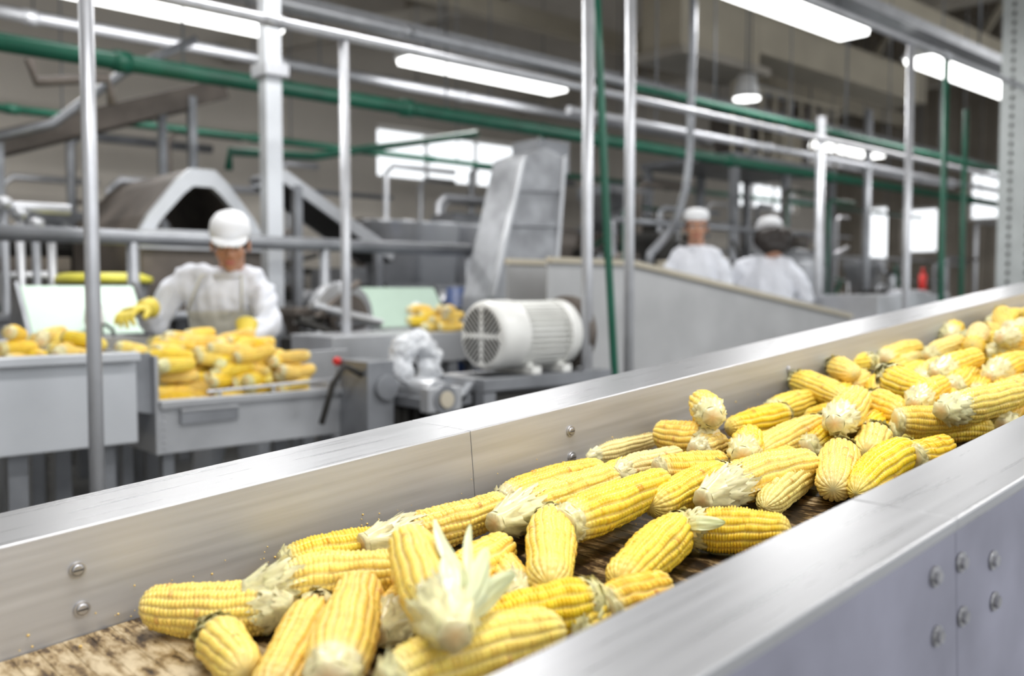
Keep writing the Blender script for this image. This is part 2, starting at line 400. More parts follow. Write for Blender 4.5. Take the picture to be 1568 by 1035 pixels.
# ------------------------------------------------------------------ corn cobs
def cob_mesh(name,seed,Lb=.135,R=.027,rows=16,nk=30,pale=0.,stem=.03,collar=3,bend=0.,leaves=(),tipw=.3,stemR=.45,tap=.24,bald=.10):
    rg=np.random.RandomState(seed)
    na=rows*6; nl=nk*6+1
    s=np.linspace(0,1,nl)[:,None]; j=np.arange(na)[None,:]
    def prof(s):
        p=R*(.74+.26*np.clip(s/.20,0,1)**.6)*(1-tap*np.clip(s,0,1)**2.0)
        t=np.clip((s-.86)/.14,0,1); return p*np.sqrt(1-t**2*(1-tipw*tipw))
    row=(j//6); fr=(j%6)/6.0
    off=rg.rand(rows)*.9
    kc=s*nk+off[row]+.15*np.sin(s*9+row)
    ki=np.floor(kc).astype(int); fk=kc-ki
    rnd=rg.rand(rows,nk+3); rk=rnd[row+0*ki,np.clip(ki,0,nk+2)]
    ha=np.clip(1-np.abs(2*fr-1)**2.4,0,1)**.5; hb=np.clip(1-np.abs(2*fk-1)**2.2,0,1)**.5
    h=ha*hb
    amp=.0036*R/.027*(1-.45*np.clip((s-.8)/.2,0,1))*np.clip(.35+s/bald,0,1)
    rad=prof(s)+amp*(h*(.75+.5*rk)-.75)
    wob=1+.03*np.sin(2*2*np.pi*j/na+seed)+.025*np.sin(s*11+seed)+.02*np.sin(3*2*np.pi*j/na+s*6)
    rad=rad*wob
    th_=2*np.pi*j/na+.35*s*((seed%3)-1)+.03*np.sin(s*17+row)
    xs=stem+s*Lb
    Xs=np.broadcast_to(xs,(nl,na)); Ys=rad*np.cos(th_); Zs=rad*np.sin(th_)
    ky=np.array([.96,.70,.045]); kd=np.array([.91,.57,.020]); kp=np.array([.92,.78,.32]); cre=np.array([.86,.62,.15]); tipc=np.array([.86,.73,.30])
    base=ky*(1-rk[...,None])+kd*rk[...,None]
    base=base*(1-pale)+kp*pale
    palemask=np.clip((s-.86)/.14,0,1)*.6+np.clip(1-s/bald,0,1)*.8
    base=base*(1-palemask[...,None])+tipc*palemask[...,None]
    spot=(rk>.985)[...,None]; base=np.where(spot,base*np.array([.8,.65,.5]),base)
    hh=np.clip(h*1.5,0,1)[...,None]
    colv=cre*(1-pale*.3)*(1-hh)+base*hh
    V3=np.stack([Xs,Ys,Zs],-1).reshape(-1,3); C3=np.broadcast_to(colv,(nl,na,3)).reshape(-1,3)
    verts=[V3]; cols=[C3]; faces=[]
    idx=np.arange(nl*na).reshape(nl,na)
    a=idx[:-1,:]; b_=np.roll(idx,-1,1)[:-1,:]; c=np.roll(idx,-1,1)[1:,:]; d=idx[1:,:]
    faces+=np.stack([a,b_,c,d],-1).reshape(-1,4).tolist()
    nv=nl*na
    def addv(vs,cs):
        nonlocal nv
        verts.append(np.array(vs,float)); cols.append(np.array(cs,float)); o=nv; nv+=len(vs); return o
    o=addv([[stem+Lb+.002,0,0]],[tipc*.8]); faces.extend([[o,(nl-1)*na+q,(nl-1)*na+(q+1)%na] for q in range(na)])
    o=addv([[stem,0,0]],[tipc]); faces.extend([[o,(q+1)%na,q] for q in range(na)])
    crm=np.array([.84,.76,.40]); grn=np.array([.60,.64,.24]); brn=np.array([.42,.27,.11])
    n=28; rings=8; vs=[];cs=[]
    for i in range(rings):
        t=i/(rings-1); rr=R*(stemR+(.80-stemR)*t**1.3)
        for q in range(n):
            a_=2*math.pi*q/n; r2=rr*(1+.06*math.sin(a_*5+seed)+.06*rg.rand())
            vs.append([t*stem*1.15,r2*math.cos(a_),r2*math.sin(a_)]); cs.append(crm*(.82+.22*rg.rand()))
    o=addv(vs,cs)
    for i in range(rings-1):
        for q in range(n):
            q2=(q+1)%n; faces.append([o+i*n+q,o+i*n+q2,o+(i+1)*n+q2,o+(i+1)*n+q])
    o2=addv([[.002,0,0]],[brn*1.7]); faces.extend([[o2,o+(q+1)%n,o+q] for q in range(n)])
    for k in range(collar):
        n=60; nr=7; x0=stem*(.10+.24*k); ext=Lb*(.008+.024*k)+stem*.10
        jag=[abs(math.sin(q*.5*(k+2)+seed))*.6+1.4*rg.rand()**2+.05 for q in range(n)]
        vs=[];cs=[]
        for i in range(nr):
            t=i/(nr-1)
            for q in range(n):
                a_=2*math.pi*q/n
                xe=x0+(stem-x0)*min(1,(.40+.26*k))
                x=x0+(xe-x0)*t**.9+ext*jag[q]*t*t
                tb=min(1,max(0,x/stem)); rr=R*(stemR+.03+(.78-stemR)*tb**1.2)+ .0008*(collar-k)*t + .0018*t*math.sin(a_*7+k*2+seed) + .0032*t**3*jag[q]*(.1+rg.rand())
                vs.append([x,rr*math.cos(a_),rr*math.sin(a_)])
                g=.30*rg.rand()*(1-t)+.12*math.sin(a_*9)**2; br=1.0 if (t>.95 and rg.rand()>.8) else 0
                cc=crm*(1-g)+grn*g; cc=cc*(.80+.27*rg.rand()); cs.append(cc*(1-.45*br)+brn*.45*br)
        o=addv(vs,cs)
        for i in range(nr-1):
            for q in range(n):
                q2=(q+1)%n; faces.append([o+i*n+q,o+i*n+q2,o+(i+1)*n+q2,o+(i+1)*n+q])
    for (an,ll,lift,wd,cu) in leaves:
        vs=[];cs=[]; n=16; wn=7
        for i in range(n):
            t=i/(n-1); x=stem*.6+ll*(t-.45*cu*t*t); rr=R*.72+R*.35*min(1,t*4)+lift*t**1.6-lift*cu*.5*t**4
            w=wd*(math.sin(math.pi*min(1,.18+t*.82))**.7)+.0008
            for q in range(wn):
                s_=(q/(wn-1)-.5)*2
                y0=s_*w; z0=rr-abs(s_)**2*w*.35*(1-t*.6)+.0015*math.sin(q*2.4+t*5)
                aa=an+.25*t*math.sin(an*3+seed); ca,sa=math.cos(aa),math.sin(aa)
                vs.append([x,y0*ca-z0*sa,y0*sa+z0*ca]); g=.15+.35*t*(1-abs(s_)*.5)
                cc=np.array([.84,.84,.50])*(1-g)+np.array([.60,.72,.30])*g; cs.append(cc*(.92+.1*(q%2)))
        o=addv(vs,cs)
        for i in range(n-1):
            for q in range(wn-1): faces.append([o+i*wn+q,o+(i+1)*wn+q,o+(i+1)*wn+q+1,o+i*wn+q+1])
    AV=np.concatenate(verts); AC=np.concatenate(cols)
    LT=stem+Lb; AV[:,0]-=LT/2; AV[:,1]+=bend*((AV[:,0])**2*4/LT-LT*.33)
    me=bpy.data.meshes.new(name); me.from_pydata(AV.tolist(),[],faces)
    at=me.color_attributes.new('Col','FLOAT_COLOR','POINT')
    at.data.foreach_set('color',np.concatenate([np.clip(AC,0,1),np.ones((len(AC),1))],1).ravel())
    me.polygons.foreach_set('use_smooth',[True]*len(me.polygons)); me.materials.append(cornm); me.update()
    return me,LT
M={}
M['a']=cob_mesh('cob_a',1,.142,.027,16,29,0,.026,3,.03)
M['b']=cob_mesh('cob_b',2,.155,.026,14,32,0,.010,1,-.03,tipw=.25,stemR=.6,tap=.3)
M['c']=cob_mesh('cob_c',3,.130,.028,18,27,0,.014,1,0,tipw=.45,stemR=.6)
M['d']=cob_mesh('cob_d',4,.126,.027,16,26,0,.040,4,.04,stemR=.45,bald=.16)
M['p']=cob_mesh('cob_p',5,.130,.025,16,30,.75,.018,2,0,tipw=.2,tap=.35)
M['s']=cob_mesh('cob_s',6,.072,.025,14,16,.15,.022,3,0,tipw=.45,stemR=.55,bald=.2)
M['h']=cob_mesh('cob_h',8,.138,.027,16,29,0,.034,4,0,leaves=[(.75,.105,.010,.0075,.0),(1.25,.095,.028,.0075,.1),(1.55,.060,.060,.010,.7),(1.15,.045,.045,.0085,.8),(.35,.045,.006,.007,.2)])
M['l']=cob_mesh('cob_l',9,.140,.026,16,30,0,.034,4,0,leaves=[(1.2,.135,.004,.009,.0),(-.9,.06,.008,.008,.1)])
def inst(parent,me,m):
    o=bpy.data.objects.new('corn_cob',me); bpy.context.scene.collection.objects.link(o)
    o.parent=parent; o.matrix_parent_inverse=Matrix.Translation(parent.location).inverted(); o.matrix_basis=m
    return o
pile=empty('corn_cob_pile',OC)
WB=-.396
def put_cob(kind,B,T,layer=0,r=1.0,roll=None,dB=0,dT=0):
    me,LT=M[kind]; R=.026*r
    hB=WB+R+layer*.036+dB; hTt=WB+R*.9+layer*.036+dT
    p=on_w(B[0],B[1],hB); q=on_w(T[0],T[1],hTt)
    d=q-p; ln=d.length
    ex=d.normalized(); ey=WW.cross(ex).normalized(); ez=ex.cross(ey)
    if roll is None: roll=random.random()*6.28
    ey2=ey*math.cos(roll)+ez*math.sin(roll); ez2=ex.cross(ey2)
    sx=min(max(ln/LT,.55),1.5)
    m=Matrix((ex*sx,ey2*r,ez2*r)).transposed().to_4x4(); m.translation=(p+q)/2
    return inst(pile,me,m)
Cl=[
('a',(454,930),(218,933),0,1.08),
('s',(322,960),(374,1030),0,.98),
('d',(505,905),(418,1062),0,.98),
('c',(500,1066),(556,886),.55,1.06),
('d',(372,905),(626,872),.45,1.10),
('b',(430,866),(614,826),0,1.05),
('d',(580,976),(644,892),0,.95),
('b',(690,900),(776,834),.1,1.08),
('s',(797,918),(766,858),0,.88),
('c',(846,784),(840,908),.35,1.06),
('d',(556,838),(780,776),.3,1.04),
('b',(765,766),(922,714),0,1.0),
('d',(730,812),(954,728),.4,1.10),
('b',(860,808),(1018,736),.45,1.14),
('c',(1050,802),(948,892),0,1.02),
('l',(1036,808),(1212,816),0.1,1.04,1.9),
('c',(1114,724),(998,776),.1,1.04),
('d',(1052,768),(1256,700),.4,1.12),
('p',(1252,696),(1150,798),0,1.02),
('c',(1294,672),(1270,772),.1,1.08),
('b',(1394,682),(1300,758),.1,1.08),
('s',(1352,650),(1318,706),.1,1.1),
('b',(1362,662),(1518,652),.0,1.05),
('b',(1370,646),(1490,640),.6,1.0),
('d',(1252,682),(1330,590),1.2,1.08),
('c',(1262,650),(1158,694),.3,1.05),
('s',(1134,704),(1152,664),.7,1.05),
('a',(1098,674),(1004,666),.6,1.08),
('p',(893,702),(1006,668),0,.85),
('p',(942,728),(1042,696),.3,.95),
('b',(1006,724),(1114,708),.3,1.0),
('b',(1202,634),(1114,658),.3,1.05),
('c',(1178,632),(1254,612),.1,1.05),
('a',(1210,578),(1298,612),.8,1.0),
('a',(1340,552),(1250,566),.6,1.0),
('b',(1332,556),(1420,524),.6,1.05),
('d',(1332,562),(1448,616),1.2,1.1),
('s',(1330,610),(1386,638),.6,1.15),
('c',(1400,592),(1448,556),.8,1.05),
('a',(1430,634),(1580,598),1.1,1.1),
('d',(1422,542),(1484,480),1.0,1.05),
('a',(1462,520),(1580,524),.9,1.05),
('b',(1462,545),(1566,552),.4,1.0),
('c',(1450,600),(1490,565),.6,1.0),
('d',(1500,580),(1580,545),.9,1.0),
('b',(586,1050),(860,956),.5,1.12),
('a',(934,918),(736,960),.0,1.1),
('s',(866,960),(927,940),-.1,.85),
('b',(923,936),(1018,898),-.1,1.0),
('b',(1396,704),(1452,684),0,1.),
('b',(1300,640),(1240,640),0,1.0),
('b',(1410,640),(1330,600),0,1.0),
('s',(1060,690),(1110,680),.5,.9),
('b',(900,748),(985,710),0,1.0),
('b',(610,836),(725,792),0,1.0),
('c',(1200,600),(1290,575),0,.95),
('b',(1490,640),(1560,625),0,1.),
('b',(1270,590),(1330,580),0,1.),
('c',(1520,610),(1600,580),.1,1.),
('b',(1120,735),(1215,700),0,1.0),
('c',(1230,690),(1300,655),0,1.0),
('b',(1150,690),(1230,668),0,1.0),
('c',(1310,668),(1370,640),0,1.0),
('p',(560,905),(610,868),-.1,.9),
('b',(780,800),(870,762),0,.95),
('a',(1255,545),(1340,522),.9,.95),
('d',(1420,575),(1500,545),1.3,1.0),
('a',(1500,500),(1580,478),1.3,1.0),
('s',(1270,556),(1310,575),1.1,1.0),
('d',(1395,620),(1440,590),1.2,.95),
]
for c in Cl: put_cob(*c)
put_cob('h',(706,992),(620,816),1.7,1.08,roll=-.1)
put_cob('s',(1100,650),(1066,606),1.8,1.08)
rr=random.Random(11)
def pile_cob(u,v,lay,an,k,sc,tl):
    me,LT=M[k]
    e=abs(math.sin(an))*.08+.03
    v=min(max(v,.44+e),1.022-e)
    c=O+U*u+VV*v+WW*(WB+.026+lay*.038)
    ex=(U*math.cos(an)+VV*math.sin(an))*math.cos(tl)+WW*math.sin(tl); ex=ex.normalized()
    ey=WW.cross(ex).normalized(); ez=ex.cross(ey); ro=rr.random()*6.28
    ey2=ey*math.cos(ro)+ez*math.sin(ro); ez2=ex.cross(ey2)
    m=Matrix((ex*sc,ey2*sc,ez2*sc)).transposed().to_4x4(); m.translation=c
    inst(pile,me,m)
u=1.72
while u<4.3:
    for j in range(9):
        if rr.random()<.1: continue
        an=rr.gauss(.2,.3)+(math.pi if rr.random()<.5 else 0)
        pile_cob(u+rr.uniform(-.05,.05),.475+j*.063+rr.uniform(-.01,.01),rr.uniform(-.1,.15),an,rr.choice('abcbcp'),.95+rr.random()*.1,rr.gauss(0,.05))
    u+=.158
for i in range(75):
    u=1.95+rr.random()*2.2; pile_cob(u,rr.uniform(.56,.95),rr.choice([.9,1.0,1.5]) if u>2.2 else .9,rr.gauss(.3,.8)+(math.pi if rr.random()<.5 else 0),rr.choice('adcdpbs'),.95+rr.random()*.1,rr.gauss(0,.14))
b=MB(); rk=random.Random(5)
kern=mat('loose_kernel',(.80,.55,.16),.4,0,.2,40)
for i in range(360):
    uu=rk.uniform(.2,3.4)
    if rk.random()<.6: p=L(uu,vB-.0008,hT-.115+abs(rk.gauss(0,.02))); r=rk.uniform(.0005,.0014)
    else: p=L(uu,rk.uniform(vD+.01,vB-.01),WB+.001); r=rk.uniform(.0008,.002)
    b.ell(p,(r*1.2,r,r),kern,6,4)
b.build('corn_crumbs',0,conv)

# ------------------------------------------------------------------ second line: trough, tray, motor
b=MB()
x1=X(207,3.1); x0=-1.6; zt=Z(100,543,3.1); zb=Z(100,690,3.1)
b.bx(x0,x1,3.1,3.13,zb,zt,steel_l); b.bx(x0,x1,3.13,3.75,zb,zb+.03,steel_l); b.bx(x0,x1,3.75,3.78,zb,zt+.02,steel_l)
b.bx(x1-.012,x1,3.13,3.75,zb+.03,zt-.05,steel_l); b.bx(x0,x0+.012,3.13,3.75,zb+.03,zt,steel_l)
b.bx(x0,x1,3.06,3.1,zt-.03,zt,steel_l); b.bx(x0,x1,3.13,3.75,zt-.08,zt-.06,steel)
for xx in(x0+.1,x0+1.2,x1-.35,x1-.08):
    for yy in(3.2,3.68): b.bx(xx-.03,xx+.03,yy-.03,yy+.03,0,zb,steel_d)
b.bx(x0,x1-.08,3.17,3.23,.25,.3,steel_d); b.cyl((x0,3.2,.55),(x1-.08,3.2,.55),.03,steel_d,12)
b.build('sorting_table',.004)
b=MB()
tx0=X(240,3.1); tx1=X(548,3.1); z0=Z(240,697,3.1); z1=Z(240,613,3.1); z2=z1+.02
b.prism([(tx0,z0),(tx1-.05,z0),(tx1,z0+.05),(tx1,z1-.01),(tx0,z1)],'y',3.1,3.112,steel)
b.bx(tx0,tx1,3.08,3.1,z1-.03,z1-.005,steel)
b.bx(tx0+.07,tx0+.28,3.085,3.1,z1-.09,z1-.045,steel_d)
b.bx(tx0+.07,tx0+.28,3.08,3.1,z1-.047,z1-.036,steel)
b.bx(tx0,tx1,3.112,3.66,z0,z0+.012,steel); b.bx(tx0,tx1-.01,3.112,3.66,z1-.05,z1-.035,steel)
b.bx(tx0-.012,tx0,3.1,3.66,z0,z1+.15,steel); b.bx(tx1-.01,tx1,3.112,3.66,z0+.05,z1-.01,steel); b.bx(tx0,tx1+.3,3.66,3.68,z0,z1+.10,steel)
b.prism([(tx0-.012,z1-.05),(tx0-.012,z1+.16),(tx0-.10,z1+.16),(tx0-.10,z1-.03)],'y',3.13,3.142,steel_d)
ra=V((X(312,3.12),3.11,Z(312,600,3.12)));rb=V((X(540,3.12),3.11,Z(540,577,3.12)))
b.cyl(ra,rb,.006,steel,10)
for t in(.08,.42,.8): p=ra.lerp(rb,t); b.cyl((p.x,p.y,z1-.02),p,.006,steel,8)
for i in range(8): b.cyl((tx0+.015,3.099,z0+.02+i*.022),(tx0+.015,3.094,z0+.02+i*.022),.004,bolt,8)
for xx in(tx0+.06,tx1-.1):
    for yy in(3.2,3.6): b.bx(xx-.02,xx+.02,yy-.02,yy+.02,0,z0,steel_d)
b.bar((tx1-.03,3.09,z1+.07),(tx1+.1,3.09,z1-.05),.03,.012,steel); b.bar((tx1+.1,3.09,z1-.05),(tx1+.02,3.09,z0+.03),.03,.012,steel)
kp=on_y(516,553,3.1); b.cyl((kp.x,3.1,z1-.02),kp,.006,steel_d,8); b.ell(kp,(.018,.018,.018),redm,12,8)
b.build('collection_tray',.002)
pile2=empty('corn_cob_pile',(1.5,3.4,1.0))
def free_cob(parent,k,c,an,tl,sc=.95):
    me,LT=M[k]; ex=V((math.cos(an)*math.cos(tl),math.sin(an)*math.cos(tl),math.sin(tl)))
    ey=V((0,0,1)).cross(ex).normalized(); ez=ex.cross(ey); ro=rr.random()*6.28
    ey2=ey*math.cos(ro)+ez*math.sin(ro); ez2=ex.cross(ey2)
    m=Matrix((ex*sc,ey2*sc,ez2*sc)).transposed().to_4x4(); m.translation=c
    inst(parent,me,m)
for i in range(130):
    x=rr.uniform(tx0+.08,tx0+.60); y=rr.uniform(3.2,3.6)
    top=.04+.19*max(0,(1-((x-tx0-.34)/.44)**2))*(.55+.45*(y-3.15)/.45)
    z=z1-.02+top*(i%6)/5
    free_cob(pile2,rr.choice('abcb'),V((x,y,z)),rr.gauss(.1,.5),rr.gauss(0,.14),1.05)
for i in range(60):
    x=rr.uniform(-.4,x1-.1); y=rr.uniform(3.25,3.68)
    if x>.85: zz=zt-.03+rr.random()*.085
    else: zz=zt-.045+rr.random()*.02
    free_cob(pile2,rr.choice('abcb'),V((x,y,zz)),rr.gauss(.1,.7),rr.gauss(0,.12),1.0)

def station(px0,px1,pyt,pyb,y):
    b=MB(); xa=X(px0,y); xb=X(px1,y); zt_=Z(px0,pyt,y); zb_=Z(px0,pyb,y)
    b.prism([(y,zb_),(y+.18,zt_),(y+.20,zt_),(y+.02,zb_)],'x',xa,xb,mint)
    b.prism([(y-.02,zb_-.02),(y+.2,zt_+.02),(y+.34,zb_-.02)],'x',xa-.02,xa,steel_d)
    b.prism([(y-.02,zb_-.02),(y+.2,zt_+.02),(y+.34,zb_-.02)],'x',xb,xb+.02,dark)
    b.bx(xa-.1,xb+.3,y-.25,y+.36,zb_-.09,zb_-.02,steel); b.bx(xa-.1,xb+.3,y-.27,y-.25,zb_-.2,zb_,steel)
    for xx in(xa-.05,xb+.2):
        for yy in(y-.2,y+.3): b.bx(xx-.025,xx+.025,yy-.025,yy+.025,0,zb_-.09,steel_d)
    xm=(xa+xb)/2; ym=y-.03
    b.cyl((xm,ym,zb_-.02),(xm,ym,zb_+.05),.036,dark,16); b.cyl((xm,ym,zb_+.05),(xm,ym,zb_+.12),.046,cream,16,r2=.038)
    b.cyl((xm,ym-.03,zb_+.03),(xm,ym-.05,zb_+.03),.02,dark,12)
    b.ell((xm,ym,zb_+.125),(.037,.037,.03),white_pl,14,8); b.tube([(xm+.04,ym,zb_+.05),(xm+.08,ym,zb_+.02),(xm+.09,ym+.02,zb_-.02)],.008,dark,8)
    b.build('sorting_station',.003)
station(48,225,437,515,4.35); station(572,690,440,502,4.7)
b=MB()
b.bx(X(500,3.8),X(700,3.8),3.75,4.15,.93,1.08,steel)
for xx in(X(500,3.8)+.05,X(700,3.8)-.05):
    for yy in(3.8,4.1): b.bx(xx-.03,xx+.03,yy-.03,yy+.03,0,.93,steel_d)
b.build('transfer_table',.004)
pile3=empty('corn_cob_pile',(3.,4.,1.1))
for i in range(14): free_cob(pile3,rr.choice('abc'),V((rr.uniform(X(655,3.9),X(698,3.9)-.02),rr.uniform(3.82,4.05),1.105+.03*(i%4))),rr.gauss(.2,.6),0,1.)
b=MB(); ty=5.5; p=on_y(155,428,ty); b.loft([((p.x,ty,p.z-.30),.30,.2),((p.x,ty,p.z-.02),.36,.24)],steel_d,24,axis=(0,0,1)); b.loft([((p.x,ty,p.z-.02),.38,.26),((p.x,ty,p.z+.01),.38,.26),((p.x,ty,p.z+.035),.30,.2)],yellm,24,axis=(0,0,1)); b.bx(p.x-.35,p.x+.35,ty-.25,ty+.25,p.z-.34,p.z-.3,steel)
for sx in(-.3,.3):
    for sy in(-.2,.2): b.bx(p.x+sx-.02,p.x+sx+.02,ty+sy-.02,ty+sy+.02,0,p.z-.34,steel_d)
b.build('yellow_lidded_tub')

# electric motor on its frame
b=MB(); my=2.85
c0=on_y(737,515,my); c1=on_y(858,508,my); mz=(c0.z+c1.z)/2; R_=.145
ax=lambda x,r:((x,my,mz),r,r)
x0=c0.x; x1_=x0+.50
b.loft([ax(x0,R_*.86),ax(x0+.012,R_*.97),ax(x0+.03,R_),ax(x0+.15,R_)],cream,40,axis=(1,0,0))
b.loft([ax(x0+.14,R_*.80),ax(x1_-.1,R_*.80)],cream,40,axis=(1,0,0))
for i in range(36):
    t=2*math.pi*i/36; d=V((0,math.cos(t),math.sin(t))); p=V((x0+.155,my,mz))+d*R_*.86; q=V((x1_-.11,my,mz))+d*R_*.86
    s_=V((0,-d.z,d.y))
    vs=[p-s_*.0028-d*.012,p+s_*.0028-d*.012,p+s_*.0028+d*.016,p-s_*.0028+d*.016]; vs+= [v+(q-p) for v in vs]
    b.add(vs,[(3,2,1,0),(4,5,6,7),(0,1,5,4),(1,2,6,5),(2,3,7,6),(3,0,4,7)],cream)
b.loft([ax(x1_-.11,R_*1.0),ax(x1_-.05,R_*1.0),ax(x1_-.02,R_*.8)],cream,40,axis=(1,0,0))
b.loft([ax(x1_-.02,R_*1.12),ax(x1_+.02,R_*1.12)],dark2,40,axis=(1,0,0)); b.cyl((x1_,my,mz),(x1_+.1,my,mz),.03,steel_d,16)
for i in range(4):
    t0=math.pi/4+i*math.pi/2
    for k in range(-3,4):
        off=k*.0185; rr0=.018+abs(off)*.9; rr1=math.sqrt(max(0,(R_*.82)**2-off*off))
        if rr1-rr0<.01: continue
        d=V((0,math.cos(t0),math.sin(t0))); s_=V((0,-d.z,d.y)); c=V((x0-.001,my,mz))
        b.bar(c+d*rr0+s_*off,c+d*rr1+s_*off,.004,.0115,dark)
b.cyl((x0-.004,my,mz),(x0+.004,my,mz),.014,cream,16)
for xx in(x0+.2,x0+.38): b.box((xx,my,mz-R_-.0),(.05,.24,.03),cream); b.box((xx,my,mz-R_+.02),(.03,.16,.05),cream)
b.build('electric_motor',.0015)
zf=mz-R_-.016
b=MB()
b.bx(x0-.12,x1_+.12,my-.16,my-.1,zf-.05,zf,steel_d); b.bx(x0-.12,x1_+.12,my+.1,my+.16,zf-.05,zf,steel); b.bx(x0-.12,x0-.06,my-.1,my+.1,zf-.05,zf,steel); b.bx(x1_+.05,x1_+.12,my-.1,my+.1,zf-.05,zf,steel)
b.bx(x0-.05,x1_,my-.14,my+.14,zf-.2,zf-.06,dark)
for xx in(x0-.09,x1_+.09):
    for yy in(my-.13,my+.13): b.bx(xx-.03,xx+.03,yy-.03,yy+.03,0,zf-.05,steel_d)
bp=on_y(683,612,my-.17); b.cyl(bp,bp+V((0,.04,0)),.055,steel_d,24); b.cyl(bp-V((0,.012,0)),bp,.032,beige2,24); b.box(bp+V((0,.03,.0)),(.16,.05,.09),steel)
b.box((x0-.25,my,zf-.08),(.24,.2,.04),steel_d); b.cyl((x0-.3,my-.1,zf-.04),(x0-.3,my+.1,zf-.04),.05,steel,20)
b.bar((x0-.36,my-.08,zf-.25),(x0-.12,my-.08,zf-.02),.04,.02,steel_d)
b.build('motor_frame',.003)
b=MB(); gx=X(560,3.0)
b.box((gx,3.0,.86),(.12,.2,.34),steel_d); b.box((gx+.17,3.02,.80),(.16,.18,.12),dark); b.cyl((gx+.02,2.88,.93),(gx+.02,3.12,.93),.05,steel_d,20)
for i in range(4): b.box((gx+.12+i*.05,2.92,.78+.02*i),(.02,.03,.16),dark)
b.bar((gx+.06,2.9,.72),(gx+.36,2.9,.84),.03,.03,steel); b.bar((gx+.06,2.9,.98),(gx+.22,2.9,.88),.025,.02,steel)
b.tube([(gx-.06,2.94,.98),(gx-.14,2.93,1.02),(gx-.18,2.95,.95),(gx-.2,3.0,.8)],.012,dark,8)
b.bx(gx-.06,gx+.0,2.95,3.05,0,.7,steel_d); b.bx(gx+.2,gx+.26,2.95,3.05,0,.75,steel_d)
b.build('gearbox',.003)
def remesh_build(b,name,vox,smooth=6,T=None,parent=None,matfn=None,mats=None,disp=None):
    tmp=b.build('tmp',0,None,T=None)
    mo=tmp.modifiers.new('r','REMESH'); mo.mode='VOXEL'; mo.voxel_size=vox; mo.use_smooth_shade=True
    if smooth: ms=tmp.modifiers.new('s','SMOOTH'); ms.iterations=smooth; ms.factor=.5
    dg=bpy.context.evaluated_depsgraph_get(); dg.update()
    me=bpy.data.meshes.new_from_object(tmp.evaluated_get(dg)); bpy.data.objects.remove(tmp)
    me.materials.clear()
    for m in mats: me.materials.append(m)
    if disp:
        ds=[v.normal*disp(v.co) for v in me.vertices]
        for v,d_ in zip(me.vertices,ds): v.co+=d_
    if matfn:
        for p in me.polygons: p.material_index=matfn(p.center,p.normal)
    for p in me.polygons: p.use_smooth=True
    if T:
        for v in me.vertices: v.co=T(v.co)
    me.name=name
    bm=bmesh.new(); bm.from_mesh(me); bmesh.ops.recalc_face_normals(bm,faces=bm.faces); bm.to_mesh(me); bm.free()
    o=bpy.data.objects.new(name,me); bpy.context.scene.collection.objects.link(o)
    if parent: o.parent=parent
    return o
b=MB()
b.tube([on_y(612,640,3.0),on_y(612,560,3.0),on_y(618,532,3.0),on_y(640,522,3.0),on_y(658,545,3.0),on_y(655,600,3.0),on_y(652,650,3.0)],[.05,.052,.06,.058,.055,.045,.03],white_pl,16)
remesh_build(b,'plastic_wrapped_elbow',.006,2,mats=[wrapm],disp=lambda c:.016*noise.noise(c*22)+.008*noise.noise(c*60))

# ------------------------------------------------------------------ chute
b=MB(); cy=3.3
pts=[on_y(838,398,cy),on_y(965,403,cy),on_y(1300,484,cy)]
poly=[(pts[0].x,pts[0].z),(pts[1].x,pts[1].z),(pts[2].x,pts[2].z),(pts[2].x+.1,pts[2].z-.12),(pts[2].x-.2,.85),(pts[1].x,.72),(pts[0].x,.72)]
b.prism(poly,'y',cy,cy+.012,chutem); b.prism(poly,'y',cy+.30,cy+.312,chutem)
for a_,c_ in((pts[0],pts[1]),(pts[1],pts[2])):
    for yy in(cy-.01,cy+.302): b.bar(V((a_.x,yy,a_.z)),V((c_.x,yy,c_.z)),.045,.03,beige2)
b.add([(pts[1].x,cy,pts[1].z-.13),(pts[2].x,cy,pts[2].z-.13),(pts[2].x,cy+.30,pts[2].z-.13),(pts[1].x,cy+.30,pts[1].z-.13)],[(0,1,2,3)],steel)
for xx in(pts[0].x+.1,pts[1].x+.4,pts[2].x-.3):
    for yy in(cy+.03,cy+.28): b.bx(xx-.03,xx+.03,yy-.02,yy+.02,0,.8,steel_d)
b.build('discharge_chute',.003)
b=MB(); xa=X(1268,3.6); xb=X(1440,3.2)
b.bx(xa,xb,3.2,3.7,.85,Z(1300,452,3.2),steel); b.bx(xa+.1,xb,3.15,3.2,.7,.95,steel_l); b.cyl((xa+.3,3.25,1.27),(xb-.2,3.25,1.27),.03,galv,12)
for xx in(xa+.05,xb-.05):
    for yy in(3.25,3.65): b.bx(xx-.03,xx+.03,yy-.03,yy+.03,0,.85,steel_d)
b.build('feed_table',.004)
b=MB(); p=on_y(1413,425,3.4); b.cyl((p.x,3.4,Z(1300,452,3.2)),(p.x,3.4,p.z+.03),.03,redm,16); b.cyl((p.x,3.4,p.z+.03),(p.x,3.4,p.z+.08),.012,redm,12); b.build('red_bottle')

